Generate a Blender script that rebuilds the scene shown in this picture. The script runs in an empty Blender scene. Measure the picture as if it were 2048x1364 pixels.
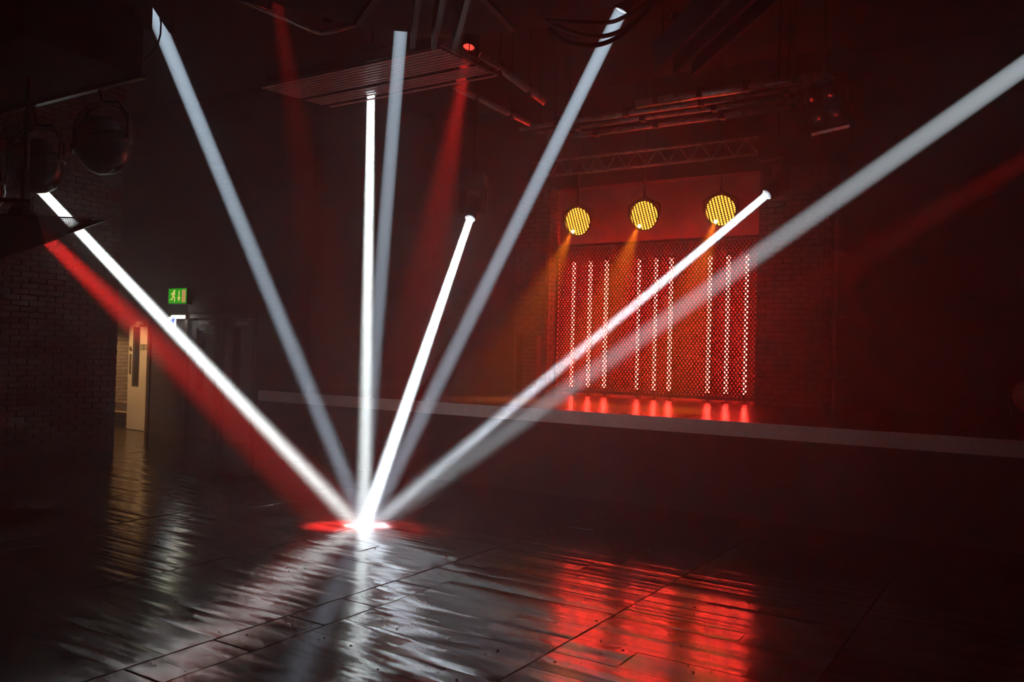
import bpy, bmesh, math, random
from mathutils import Vector, Matrix
sc = bpy.context.scene
col = sc.collection
rnd = random.Random(7)
V = Vector

# ------------------------------------------------------------------ camera
FPX = 1680.0                                   # focal length in pixels of the 2048 x 1364 frame
EYE = V((0, 0, 1.5))
ROT = (Matrix.Rotation(math.radians(32.5), 3, 'Z') @ Matrix.Rotation(math.pi / 2 + math.radians(.92), 3, 'X')
       @ Matrix.Rotation(math.radians(1.5), 3, 'Z'))
cam = bpy.data.cameras.new('camera')
cam.sensor_width = 36
cam.lens = 36 * FPX / 2048
cam.clip_start = .05
camo = bpy.data.objects.new('camera', cam)
camo.matrix_world = Matrix.Translation(EYE) @ ROT.to_4x4()
col.objects.link(camo)
sc.camera = camo

# ------------------------------------------------------------------ air: dark hall filled with thin, even stage haze
world = bpy.data.worlds.new('hall_air')
sc.world = world
world.use_nodes = True
wn = world.node_tree
wn.nodes['Background'].inputs['Color'].default_value = (0, 0, 0, 1)
wn.nodes['Background'].inputs['Strength'].default_value = 0
scat = wn.nodes.new('ShaderNodeVolumeScatter')
scat.inputs['Color'].default_value = (1, 1, 1, 1)
scat.inputs['Density'].default_value = .022
scat.inputs['Anisotropy'].default_value = .6
wn.links.new(scat.outputs[0], wn.nodes['World Output'].inputs['Volume'])

sc.view_settings.view_transform = 'Standard'
sc.view_settings.look = 'None'
sc.view_settings.gamma = 1
sc.view_settings.use_curve_mapping = False
sc.view_settings.exposure = -.2
cy = sc.cycles
cy.max_bounces = 5
cy.diffuse_bounces = 2
cy.glossy_bounces = 2
cy.transmission_bounces = 2
cy.volume_bounces = 1
cy.use_denoising = True
cy.time_limit = 1050                       # seconds: a safety stop only
cy.use_adaptive_sampling = True
cy.adaptive_threshold = .03
cy.sample_clamp_indirect = 40
cy.caustics_reflective = False
cy.caustics_refractive = False


def ray(px, py):
    return ROT @ V(((px - 1024) / FPX, (682 - py) / FPX, -1))


def at(px, py, d):
    return EYE + ray(px, py) * d


def on(px, py, axis, val):
    r = ray(px, py)
    i = 'xyz'.index(axis)
    return EYE + r * ((val - EYE[i]) / r[i])


# ------------------------------------------------------------------ helpers
def link(o):
    col.objects.link(o)
    return o


def tag(o, label=None, cat=None, group=None, kind=None):
    if label: o['label'] = label
    if cat: o['category'] = cat
    if group: o['group'] = group
    if kind: o['kind'] = kind
    return o


def thing(name, loc, label=None, cat=None, group=None, kind=None):
    o = link(bpy.data.objects.new(name, None))
    o.empty_display_size = .1
    o.location = V(loc)
    return tag(o, label, cat, group, kind)


def frame_of(d):
    d = V(d).normalized()
    a = V((0, 0, 1)) if abs(d.z) < .95 else V((1, 0, 0))
    x = a.cross(d).normalized()
    return x, d.cross(x).normalized(), d


class MB:
    def __init__(s):
        s.v, s.f, s.smooth = [], [], []

    def box(s, a, b, rot=None, piv=None):
        a, b = V(a), V(b)
        n = len(s.v)
        for x in (a.x, b.x):
            for y in (a.y, b.y):
                for z in (a.z, b.z):
                    p = V((x, y, z))
                    if rot is not None:
                        pv = V(piv) if piv is not None else (a + b) / 2
                        p = pv + rot @ (p - pv)
                    s.v.append(p)
        for f in ((0, 1, 3, 2), (4, 6, 7, 5), (0, 4, 5, 1), (2, 3, 7, 6), (0, 2, 6, 4), (1, 5, 7, 3)):
            s.f.append([n + i for i in f]); s.smooth.append(False)
        return s

    def bar(s, p, q, w, h, up=(0, 0, 1)):
        p, q = V(p), V(q)
        d = (q - p).normalized()
        x = d.cross(V(up))
        if x.length < 1e-4: x = d.cross(V((0, 1, 0)))
        x.normalize()
        u = x.cross(d).normalized()
        n = len(s.v)
        for e in (p, q):
            for i, j in ((-1, -1), (1, -1), (1, 1), (-1, 1)):
                s.v.append(e + x * (i * w / 2) + u * (j * h / 2))
        for f in ((0, 3, 2, 1), (4, 5, 6, 7), (0, 1, 5, 4), (1, 2, 6, 5), (2, 3, 7, 6), (3, 0, 4, 7)):
            s.f.append([n + i for i in f]); s.smooth.append(False)
        return s

    def lathe(s, o, d, prof, seg=24, cap0=False, cap1=False, smooth=True):
        """prof: list of (distance along d, radius)"""
        x, y, d = frame_of(d)
        o = V(o)
        n = len(s.v)
        for t, r in prof:
            for k in range(seg):
                a = 2 * math.pi * k / seg
                s.v.append(o + d * t + x * (r * math.cos(a)) + y * (r * math.sin(a)))
        for i in range(len(prof) - 1):
            for k in range(seg):
                k2 = (k + 1) % seg
                s.f.append([n + i * seg + k, n + i * seg + k2, n + (i + 1) * seg + k2, n + (i + 1) * seg + k])
                s.smooth.append(smooth)
        if cap0:
            s.f.append([n + k for k in range(seg)][::-1]); s.smooth.append(False)
        if cap1:
            s.f.append([n + (len(prof) - 1) * seg + k for k in range(seg)]); s.smooth.append(False)
        return s

    def cyl(s, p, q, r, r2=None, seg=16, smooth=True):
        p, q = V(p), V(q)
        return s.lathe(p, q - p, [(0, r), ((q - p).length, r if r2 is None else r2)], seg, True, True, smooth)

    def tube(s, pts, r, seg=8):
        pts = [V(p) for p in pts]
        n = len(s.v)
        t0 = (pts[1] - pts[0]).normalized()
        x, y, _ = frame_of(t0)
        for i, p in enumerate(pts):
            t = (pts[min(i + 1, len(pts) - 1)] - pts[max(i - 1, 0)]).normalized()
            x = (x - t * x.dot(t)).normalized()
            y = t.cross(x)
            for k in range(seg):
                a = 2 * math.pi * k / seg
                s.v.append(p + x * (r * math.cos(a)) + y * (r * math.sin(a)))
        for i in range(len(pts) - 1):
            for k in range(seg):
                k2 = (k + 1) % seg
                s.f.append([n + i * seg + k, n + i * seg + k2, n + (i + 1) * seg + k2, n + (i + 1) * seg + k])
                s.smooth.append(True)
        s.f.append([n + k for k in range(seg)][::-1]); s.smooth.append(False)
        s.f.append([n + (len(pts) - 1) * seg + k for k in range(seg)]); s.smooth.append(False)
        return s

    def prism(s, poly, off):
        """planar polygon (3D points) given thickness by the vector off"""
        n, m = len(s.v), len(poly)
        off = V(off)
        for p in poly: s.v.append(V(p))
        for p in poly: s.v.append(V(p) + off)
        s.f.append(list(range(n, n + m))[::-1]); s.smooth.append(False)
        s.f.append(list(range(n + m, n + 2 * m))); s.smooth.append(False)
        for i in range(m):
            j = (i + 1) % m
            s.f.append([n + i, n + j, n + m + j, n + m + i]); s.smooth.append(False)
        return s

    def mesh(s, name, mat, org=(0, 0, 0)):
        me = bpy.data.meshes.new(name)
        org = V(org)
        me.from_pydata([tuple(p - org) for p in s.v], [], s.f)
        me.polygons.foreach_set('use_smooth', s.smooth)
        bm = bmesh.new(); bm.from_mesh(me)
        bmesh.ops.recalc_face_normals(bm, faces=bm.faces)
        bm.to_mesh(me); bm.free()
        me.materials.append(mat)
        return me

    def build(s, name, mat, parent=None, bevel=0, kind=None, label=None):
        """parented: coordinates are world, stored relative to the (unrotated) chain of parents"""
        org = V((0, 0, 0))
        p = parent
        while p is not None:
            org += p.location
            p = p.parent
        o = bpy.data.objects.new(name, s.mesh(name, mat, org))
        link(o)
        o.parent = parent
        if bevel:
            b = o.modifiers.new('bevel', 'BEVEL'); b.width = bevel; b.segments = 2; b.limit_method = 'ANGLE'
        if kind: o['kind'] = kind
        if label: o['label'] = label
        return o


def copy_tree(o, parent=None):
    c = o.copy()
    link(c)
    c.parent = parent
    for ch in list(o.children): copy_tree(ch, c)
    return c


# ------------------------------------------------------------------ materials
def pm(name, color, rough=.5, metal=0., noise=None, bump=None, spec=.5):
    """principled material with mottled colour; noise=(scale, amount), bump=(scale, distance)"""
    m = bpy.data.materials.new(name)
    m.use_nodes = True
    nt = m.node_tree
    b = nt.nodes['Principled BSDF']
    b.inputs['Roughness'].default_value = rough
    b.inputs['Metallic'].default_value = metal
    b.inputs['Specular IOR Level'].default_value = spec
    b.inputs['Base Color'].default_value = (*color, 1)
    g = nt.nodes.new('ShaderNodeNewGeometry')
    sca, amt = noise or (6., .35)
    n = nt.nodes.new('ShaderNodeTexNoise')
    n.inputs['Scale'].default_value = sca; n.inputs['Detail'].default_value = 5
    nt.links.new(g.outputs['Position'], n.inputs['Vector'])
    r = nt.nodes.new('ShaderNodeMapRange')
    r.inputs[1].default_value = .3; r.inputs[2].default_value = .7
    r.inputs[3].default_value = 1 - amt; r.inputs[4].default_value = 1 + amt
    nt.links.new(n.outputs['Fac'], r.inputs[0])
    mx = nt.nodes.new('ShaderNodeMix'); mx.data_type = 'RGBA'; mx.blend_type = 'MULTIPLY'
    mx.inputs[0].default_value = 1
    mx.inputs[6].default_value = (*color, 1)
    nt.links.new(r.outputs[0], mx.inputs[7])
    nt.links.new(mx.outputs[2], b.inputs['Base Color'])
    if bump:
        n2 = nt.nodes.new('ShaderNodeTexNoise')
        n2.inputs['Scale'].default_value = bump[0]; n2.inputs['Detail'].default_value = 4
        nt.links.new(g.outputs['Position'], n2.inputs['Vector'])
        bp = nt.nodes.new('ShaderNodeBump'); bp.inputs['Distance'].default_value = bump[1]
        nt.links.new(n2.outputs['Fac'], bp.inputs['Height'])
        nt.links.new(bp.outputs[0], b.inputs['Normal'])
    return m


def em(name, color, strength, sampled=False):
    m = bpy.data.materials.new(name)
    m.use_nodes = True
    nt = m.node_tree
    b = nt.nodes['Principled BSDF']
    b.inputs['Base Color'].default_value = (*[c * .3 for c in color], 1)
    b.inputs['Emission Color'].default_value = (*color, 1)
    b.inputs['Emission Strength'].default_value = strength
    m.cycles.emission_sampling = 'FRONT' if sampled else 'NONE'
    return m


def brickmat(name, c1, c2, mortar, axis):
    m = bpy.data.materials.new(name)
    m.use_nodes = True
    nt = m.node_tree
    b = nt.nodes['Principled BSDF']
    g = nt.nodes.new('ShaderNodeNewGeometry')
    sp = nt.nodes.new('ShaderNodeSeparateXYZ'); cb = nt.nodes.new('ShaderNodeCombineXYZ')
    nt.links.new(g.outputs['Position'], sp.inputs[0])
    nt.links.new(sp.outputs[axis], cb.inputs[0]); nt.links.new(sp.outputs[2], cb.inputs[1])
    t = nt.nodes.new('ShaderNodeTexBrick')
    t.inputs['Scale'].default_value = 1
    t.inputs['Brick Width'].default_value = .225; t.inputs['Row Height'].default_value = .075
    t.inputs['Mortar Size'].default_value = .006
    t.inputs['Color1'].default_value = (*c1, 1); t.inputs['Color2'].default_value = (*c2, 1)
    t.inputs['Mortar'].default_value = (*mortar, 1)
    nt.links.new(cb.outputs[0], t.inputs['Vector'])
    nt.links.new(t.outputs['Color'], b.inputs['Base Color'])
    bp = nt.nodes.new('ShaderNodeBump'); bp.inputs['Distance'].default_value = .008; bp.invert = True
    nt.links.new(t.outputs['Fac'], bp.inputs['Height']); nt.links.new(bp.outputs[0], b.inputs['Normal'])
    b.inputs['Roughness'].default_value = .75
    return m


def floormat():
    """worn black varnished hardboard: ripples across the boards, scuffs in the gloss"""
    m = bpy.data.materials.new('varnished_board')
    m.use_nodes = True
    nt = m.node_tree
    N, L = nt.nodes.new, nt.links.new
    b = nt.nodes['Principled BSDF']
    g = N('ShaderNodeNewGeometry'); oi = N('ShaderNodeObjectInfo')

    def noise(scale, detail, rot=0, off=True):
        mp = N('ShaderNodeMapping'); mp.inputs['Scale'].default_value = scale
        mp.inputs['Rotation'].default_value = (0, 0, rot)
        L(g.outputs['Position'], mp.inputs['Vector'])
        if off:
            cb = N('ShaderNodeCombineXYZ'); mu = N('ShaderNodeMath'); mu.operation = 'MULTIPLY'; mu.inputs[1].default_value = 37
            L(oi.outputs['Random'], mu.inputs[0]); L(mu.outputs[0], cb.inputs[2]); L(mu.outputs[0], cb.inputs[0])
            L(cb.outputs[0], mp.inputs['Location'])
        n = N('ShaderNodeTexNoise'); n.inputs['Scale'].default_value = 1; n.inputs['Detail'].default_value = detail
        L(mp.outputs[0], n.inputs['Vector'])
        return n
    rip = noise((.35, 8.5, 1), 1.0, .05)
    slow = noise((.8, 1.6, 1), 1)
    grit = noise((60, 110, 60), 3, 0, False)
    b1 = N('ShaderNodeBump'); b1.inputs['Distance'].default_value = .0075
    L(rip.outputs['Fac'], b1.inputs['Height'])
    b2 = N('ShaderNodeBump'); b2.inputs['Distance'].default_value = .004
    L(slow.outputs['Fac'], b2.inputs['Height']); L(b1.outputs[0], b2.inputs['Normal'])
    b3 = N('ShaderNodeBump'); b3.inputs['Distance'].default_value = .0004
    L(grit.outputs['Fac'], b3.inputs['Height']); L(b2.outputs[0], b3.inputs['Normal'])
    L(b3.outputs[0], b.inputs['Normal'])
    sc1 = noise((5, 14, 5), 6)
    mr = N('ShaderNodeMapRange')
    mr.inputs[1].default_value = .3; mr.inputs[2].default_value = .75; mr.inputs[3].default_value = .10; mr.inputs[4].default_value = .22
    L(sc1.outputs['Fac'], mr.inputs[0]); L(mr.outputs[0], b.inputs['Roughness'])
    cr = N('ShaderNodeValToRGB')
    cr.color_ramp.elements[0].position = .3; cr.color_ramp.elements[0].color = (.010, .009, .009, 1)
    cr.color_ramp.elements[1].position = .8; cr.color_ramp.elements[1].color = (.035, .030, .028, 1)
    L(sc1.outputs['Fac'], cr.inputs[0]); L(cr.outputs[0], b.inputs['Base Color'])
    b.inputs['IOR'].default_value = 2.0
    return m


M = dict(
    black=pm('black_metal', (.006, .006, .006), .5, 0, spec=.3),
    satin=pm('worn_black_steel', (.03, .028, .028), .35, .6, (40, .6)),
    speck=pm('speckled_dark_steel', (.05, .045, .042), .4, .7, (90, .9)),
    matt=pm('matt_black', (.004, .004, .004), .85, spec=.2),
    steel=pm('dull_steel', (.5, .47, .44), .3, .9, (14, .4)),
    slat=pm('brushed_slat', (.75, .65, .62), .4, .2, (9, .2)),
    wallp=pm('dark_painted_wall', (.022, .019, .018), .75, 0, (2.5, .4), (30, .004)),
    ceil=pm('black_ceiling', (.008, .008, .008), .9),
    floor=floormat(),
    sub=pm('dark_subfloor', (.006, .006, .006), .6),
    stage=pm('dark_stage_boards', (.03, .022, .022), .22, 0, (8, .4), (25, .002)),
    fascia=pm('black_stage_front', (.012, .011, .011), .6, 0, (5, .4)),
    lip=pm('cream_stage_edge', (.72, .62, .57), .55, 0, (60, .12)),
    brick=pm('brown_brick', (.13, .062, .052), .75, 0, (18, .5), (60, .003)),
    darkbrick=pm('dark_painted_brick', (.009, .008, .007), .6, 0, (18, .5), (60, .003)),
    backboard=pm('stage_back_board', (.22, .15, .14), .7, 0, (3, .2)),
    mortar=pm('mortar', (.05, .034, .03), .9),
    darkmortar=pm('dark_mortar', (.012, .010, .010), .9),
    wallbrick=brickmat('dark_brick_courses', (.028, .022, .02), (.020, .016, .016), (.012, .01, .01), 0),
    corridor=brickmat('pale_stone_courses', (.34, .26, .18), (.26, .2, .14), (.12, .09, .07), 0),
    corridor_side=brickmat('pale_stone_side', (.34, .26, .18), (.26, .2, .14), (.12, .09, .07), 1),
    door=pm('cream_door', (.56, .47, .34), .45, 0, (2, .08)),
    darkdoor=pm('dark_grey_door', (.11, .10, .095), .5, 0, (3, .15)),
    frame=pm('dark_wood_frame', (.05, .035, .026), .5, 0, (12, .3)),
    glass=pm('dark_wired_glass', (.03, .025, .02), .15, 0, (10, .3)),
    brass=pm('dull_metal_plate', (.30, .24, .16), .35, .7, (20, .2)),
    closer=pm('grey_door_closer', (.5, .45, .38), .5),
    green=em('green_sign_light', (.02, .50, .004), .8),
    cream=em('cream_sign_light', (1, .80, .22), 1.0),
    peach=em('peach_sign_light', (.95, .50, .18), .7),
    blue=em('lamplit_sign_blue', (.03, .08, .75), 1.1),  # emission imitates the wall lamp's light on the blue symbol
    whitesign=em('lamplit_sign_white', (.75, .85, 1), 1.6),  # unlit sign board, lamplight on it put in as emission
    signgreen=pm('dull_green_sign', (.03, .10, .05), .4),
    signwhite=pm('sign_white', (.6, .56, .42), .4),
    led=em('red_hot_led', (1, .034, .023), 115.0, True),
    amber=em('amber_lens', (1, .33, .03), 7),
    amberhot=em('amber_hot_spot', (1, .62, .16), 26),
    wire=pm('red_oxide_mesh', (.10, .045, .04), .5, .3, (30, .3)),
    lens=em('white_lens', (.72, .84, 1), .55),
    lensring=em('white_lens_edge', (.95, 1, .92), 1.3),
    redlens=em('red_lens', (1, .05, .03), 2.6),
    redglass=em('dim_red_led_lens', (1, .02, .05), .006),
    cable=pm('black_rubber', (.006, .006, .006), .55),
    bulk=em('white_lamp_glass', (1, .93, .80), 30, True),
    warm=em('warm_lamp_glass', (1, .70, .36), 6),
    lampglass=pm('dark_lamp_glass', (.005, .005, .005), .3, spec=.3),
)

# ------------------------------------------------------------------ the room shell
ST_Y, ST_Z = 7.95, .91                # stage front line and stage height
HALL_TOP = 5.6


def struct(name, mb, mat, parent=None):
    o = mb.build(name, mat, parent)
    if parent is None: o['kind'] = 'structure'
    return o


floor = struct('floor', MB().box((-16, -3.2, -.3), (5, 12.2, -.02)), M['sub'])
struct('ceiling', MB().box((-16.2, -3.2, HALL_TOP), (5, 12.4, HALL_TOP + .2)), M['ceil'])
struct('wall_right', MB().box((4.6, -3.2, -.02), (4.9, 12.2, HALL_TOP)), M['wallp'])
struct('wall_front', MB().box((-16, -3.4, -.02), (4.9, -3.2, HALL_TOP)), M['wallp'])
struct('wall_back', MB().box((-9.2, 11.75, -.02), (4.6, 12.0, HALL_TOP)), M['wallp'])
struct('wall_return', MB().box((-9.45, 8.85, -.02), (-9.2, 12.0, HALL_TOP)), M['wallp'])
struct('wall_far', MB().box((-16.2, -3.2, -.02), (-16, 12.2, HALL_TOP)), M['wallp'])

# dance floor: cupped narrow boards laid across bays about 1.2 m wide, with two strips of short tiles
xs = [4.6, 3.95, 2.74, 1.53, .32, -.89, -2.10, -3.29, -3.58, -4.91, -6.25, -6.55, -7.76, -8.97, -10.18, -11.1, -12.3, -13.5, -14.7, -16.0]
sheet_meshes = {}
bays = []


def sheet(x0, x1, y0, y1):
    w, l = round(x1 - x0 - .007, 4), round(y1 - y0 - .007, 4)
    if (w, l) not in sheet_meshes:
        mb = MB()
        c = .004
        for z, e in ((-.018, 0), (-c, 0), (0, c)):
            for sx, sy in ((-1, -1), (1, -1), (1, 1), (-1, 1)):
                mb.v.append(V((sx * (w / 2 - e), sy * (l / 2 - e), z)))
        for r in (0, 4):
            for k in range(4):
                mb.f.append([r + k, r + (k + 1) % 4, r + 4 + (k + 1) % 4, r + 4 + k]); mb.smooth.append(False)
        mb.f.append([8, 9, 10, 11]); mb.f.append([3, 2, 1, 0]); mb.smooth += [False, False]
        sheet_meshes[w, l] = mb.mesh('floor_tile', M['floor'])
    o = link(bpy.data.objects.new('floor_tile', sheet_meshes[w, l]))
    o.parent = floor
    o.location = ((x0 + x1) / 2, (y0 + y1) / 2, rnd.uniform(-.0012, .0012))
    o.rotation_euler = (math.radians(rnd.uniform(-.10, .10)), math.radians(rnd.uniform(-.06, .06)), math.radians(rnd.uniform(-.05, .05)))


for i in range(len(xs) - 1):
    x1, x0 = xs[i], xs[i + 1]
    if x1 - x0 < .5:                                     # narrow strip laid from short tiles
        y = 7.47
        while y > -2.5:
            l = rnd.choice((.42, .5, .5, .62))
            sheet(x0, x1, y - l, y)
            y -= l
    else:
        bays.append((x0, x1))
boards = []
for x0, x1 in bays:
    y = 7.47
    while y > -3.1:
        bw = rnd.choice((.17, .21, .25, .25, .29))
        cuts = [x0 + .004, x1 - .004]
        if rnd.random() < .4: cuts.insert(1, x0 + (x1 - x0) * rnd.choice((.3, .45, .6, .72)))
        for a, b in zip(cuts, cuts[1:]):
            boards.append(((a + b) / 2, y - bw / 2, round(b - a - .001, 3), bw, rnd.randrange(5), rnd.uniform(-.3, .3), rnd.uniform(-.0003, .0003)))
        y -= bw
        if 4.3 < y < 4.62 or 1.3 < y < 1.62: y -= .004
for x1, x0 in ((4.6, 2.0), (2.0, -.4), (-.4, -2.9), (-2.9, -5.3), (-5.3, -7.7), (-7.7, -9.2)):
    for k in range(2): boards.append(((x0 + x1) / 2, 7.474 + .238 * (k + .5), round(x1 - x0 - .003, 2), .238, rnd.randrange(5), rnd.uniform(-.12, .12), 0))
CUP = (.0016, -.0010, .0024, .0012, .0019)


def board_geo(mb, l, w, var):
    w -= .0008
    n = len(mb.v)
    K = 8
    for sx in (-1, 1):
        for k in range(K + 1):
            v = -1 + 2 * k / K
            mb.v.append(V((sx * l / 2, v * w / 2, CUP[var] * (1 - abs(v) ** 3))))
    for k in range(K):
        mb.f.append([n + k, n + k + K + 1, n + k + K + 2, n + k + 1]); mb.smooth.append(True)
    for v in (-1, 1):                                    # skirts on their own vertices, so the top keeps its shading
        b0 = len(mb.v)
        for sx, z in ((-1, 0), (1, 0), (1, -.018), (-1, -.018)): mb.v.append(V((sx * l / 2, v * w / 2, z)))
        mb.f.append([b0, b0 + 1, b0 + 2, b0 + 3] if v < 0 else [b0 + 3, b0 + 2, b0 + 1, b0]); mb.smooth.append(False)


def seen(b):
    p = ROT.transposed() @ (V((b[0], b[1], 0)) - EYE)
    return p.z < -1 and abs(p.x / -p.z) < 1060 / FPX and abs(p.y / -p.z) < 700 / FPX


boards.sort(key=lambda b: (not seen(b), (V((b[0], b[1], 0)) - EYE).length))
board_mesh = {}
far = MB()
for k, (bx, by, l, bw, var, tilt, dz) in enumerate(boards):
    if k < 300:
        if (l, bw, var) not in board_mesh:
            mb = MB(); board_geo(mb, l, bw, var)
            board_mesh[l, bw, var] = mb.mesh('floor_board', M['floor'])
        o = link(bpy.data.objects.new('floor_board', board_mesh[l, bw, var]))
        o.parent = floor
        o.location = (bx, by, dz)
        o.rotation_euler = (math.radians(tilt), 0, 0)
    else:
        n0 = len(far.v)
        board_geo(far, l, bw, var)
        tt_ = math.radians(tilt)
        for q in far.v[n0:]:
            q.z += q.y * tt_ + dz
            q.x += bx; q.y += by
far.build('floor_boards_beyond', M['floor'], floor, kind='stuff')
for x1, x0 in ((-9.2, -11.2), (-11.2, -13.2), (-13.2, -16.0)):
    for y0, y1 in ((7.47, 8.95), (8.95, 12.2)): sheet(x0, x1, y0, y1)

# grit scattered over the boards
g = MB()
for k in range(170):
    p = on(rnd.uniform(40, 1750), rnd.uniform(1080, 1362), 'z', .0)
    r = rnd.uniform(.002, .0075)
    a0 = rnd.uniform(0, 6)
    ring = [p + V((r * math.cos(a0 + j * 1.257) * rnd.uniform(.6, 1.2), r * math.sin(a0 + j * 1.257) * rnd.uniform(.6, 1.2), .0008)) for j in range(5)]
    g.prism(ring, (0, 0, r * .5))
tag(g.build('floor_grit', M['matt']), 'small black crumbs of grit scattered on the glossy dark floor', 'grit', kind='stuff')

# stage
stage = thing('stage', (-2.3, ST_Y, 0), kind='structure')
MB().box((-9.2, ST_Y + .02, 0), (4.6, 11.75, ST_Z - .02)).build('stage_front', M['fascia'], stage)
x = -9.2
while x < 4.5:
    MB().box((x + .004, ST_Y + .02, ST_Z - .02), (min(x + 1.22, 4.6) - .004, 11.75, ST_Z)).build('stage_board', M['stage'], stage)
    x += 1.22
for x0, x1 in ((-9.2, -6.6), (-6.6, -4.16), (-4.16, -1.72), (-1.72, .72), (.72, 4.6)):
    MB().box((x0 + .002, ST_Y - .012, ST_Z - .137), (x1 - .002, ST_Y + .02, ST_Z + .002)).build('edge_board', M['lip'], stage, bevel=.003, label='cream painted edge board along the stage front')


# bricks: one mesh per size, one object per brick
brick_mesh = {}


def brick(parent, w, mat, axis, pos):
    key = (round(w, 3), mat.name, axis)
    if key not in brick_mesh:
        h, dpt, c = .065, .03, .004
        mb = MB()
        for yy, e in ((0, 0), (-dpt + c, 0), (-dpt, c)):
            for sx, sz in ((-1, -1), (1, -1), (1, 1), (-1, 1)):
                q = (sx * (w / 2 - e), yy, sz * (h / 2 - e))
                mb.v.append(V(q) if axis == 'y' else V((-q[1], q[0], q[2])))
        for r in (0, 4):
            for k in range(4):
                mb.f.append([r + k, r + (k + 1) % 4, r + 4 + (k + 1) % 4, r + 4 + k]); mb.smooth.append(False)
        mb.f.append([8, 9, 10, 11]); mb.f.append([3, 2, 1, 0]); mb.smooth += [False, False]
        brick_mesh[key] = mb.mesh('brick', mat)
    o = link(bpy.data.objects.new('brick', brick_mesh[key]))
    o.parent = parent
    j = rnd.uniform(-.003, .003)
    o.location = V(pos) - parent.location + (V((0, j, 0)) if axis == 'y' else V((j, 0, 0)))
    return o


def courses(u0, u1, z0, z1):
    out = []
    r = 0
    z = z0
    while z + .065 <= z1:
        u = u0 - (.1125 if r % 2 else 0)
        while u < u1 - .02:
            a, b = max(u, u0), min(u + .215, u1)
            if b - a > .05: out.append(((a + b) / 2, z + .0325, b - a))
            u += .225
        z += .075
        r += 1
    return out


# left wall of the hall, ends at a corner near the doors; faces +x
wl = struct('wall_left', MB().box((-11.4, -3.2, -.02), (-11.14, 7.05, HALL_TOP)), M['darkmortar'])
cs = courses(2.2, 7.04, .01, HALL_TOP - .05)
cs.sort(key=lambda c: (c[1] > 3.0, -c[0] + abs(c[1] - 1.6) * .9))
rest = MB()
for k, (u, z, w) in enumerate(cs):
    if k < 300: brick(wl, w, M['darkbrick'], 'x', (-11.14, u, z))
    else: rest.box((-11.14, u - w / 2, z - .0325), (-11.113 + rnd.uniform(-.003, .003), u + w / 2, z + .0325))
rest.build('brick_courses', M['darkbrick'], wl, kind='stuff')

# wall with the doors (faces the camera), far left
WY = 8.85
we = thing('wall_entrance', (-12.6, WY, 0), kind='structure')
for a, b in (((-16, WY, -.02), (-14.32, WY + .2, HALL_TOP)), ((-12.98, WY, -.02), (-12.02, WY + .2, HALL_TOP)), ((-11.25, WY, -.02), (-11.14, WY + .2, HALL_TOP)),
             ((-10.36, WY, -.02), (-9.2, WY + .2, HALL_TOP)), ((-14.32, WY, 1.99), (-10.36, WY + .2, HALL_TOP))):
    MB().box(a, b).build('brickwork', M['wallbrick'], we)
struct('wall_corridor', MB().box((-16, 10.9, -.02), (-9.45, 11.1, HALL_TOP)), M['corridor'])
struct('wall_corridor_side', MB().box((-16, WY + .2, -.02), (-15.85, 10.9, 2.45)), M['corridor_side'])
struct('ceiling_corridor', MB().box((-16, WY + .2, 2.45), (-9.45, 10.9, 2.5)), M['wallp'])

# steps seen through the open doorway
stp = thing('corridor_steps', (-14.6, 10.3, 0), 'pale stone steps in the lit corridor behind the cream door', 'steps')
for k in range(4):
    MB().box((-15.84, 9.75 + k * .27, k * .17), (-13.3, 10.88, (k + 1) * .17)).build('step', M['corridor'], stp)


def door(n, hinge, width, ang, mat, label, push=True, side=-1):
    """leaf hinged at the right, opening into the corridor by ang degrees"""
    root = thing('door_%d' % n, hinge, label, kind='structure')
    root.rotation_euler = (0, 0, math.radians(ang))

    def part(mb, nm, mt, par=root):
        o = bpy.data.objects.new(nm, mb.mesh(nm, mt)); link(o); o.parent = par
        return o
    w = width
    lf = MB()
    gx0, gx1 = -w + .16, -w + .36                      # vision slot
    lf.box((-w, -.022, .01), (gx0, .022, 1.93)).box((gx1, -.022, .01), (0, .022, 1.93))
    lf.box((gx0, -.022, .01), (gx1, .022, .78)).box((gx0, -.022, 1.80), (gx1, .022, 1.93))
    part(lf, 'leaf', mat)
    gl = part(MB().box((gx0, -.006, .78), (gx1, .006, 1.80)), 'vision_panel', M['glass'])
    bd = MB()
    bd.box((gx0 - .012, -.028, .768), (gx0, -.02, 1.812)).box((gx1, -.028, .768), (gx1 + .012, -.02, 1.812))
    bd.box((gx0, -.028, .768), (gx1, -.02, .78)).box((gx0, -.028, 1.80), (gx1, -.02, 1.812))
    part(bd, 'bead', M['frame'], gl)
    cl = part(MB().box((-.42, -.075, 1.85), (-.16, -.022, 1.915)), 'door_closer', M['closer'])
    part(MB().bar((-.18, -.06, 1.915), (-.02, -.04, 1.945), .018, .008), 'closer_arm', M['closer'], cl)
    if push:
        part(MB().box((-w + .04, -.027, .98), (-w + .11, -.022, 1.33)), 'push_plate', M['brass'])
        part(MB().lathe((-w + .075, -.022, 1.43), (0, -1, 0), [(0, .04), (.012, .04), (.014, .03)], 16, True, True), 'lock_rose', M['brass'])
    else:
        h = part(MB().box((-w + .03, -.03, 1.0), (-w + .07, -.022, 1.45)), 'handle_plate', M['brass'])
        part(MB().tube([(-w + .05, -.03, 1.12), (-w + .05, -.07, 1.13), (-w + .05, -.07, 1.33), (-w + .05, -.03, 1.34)], .009), 'pull_handle', M['brass'], h)
    return root, part


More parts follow.
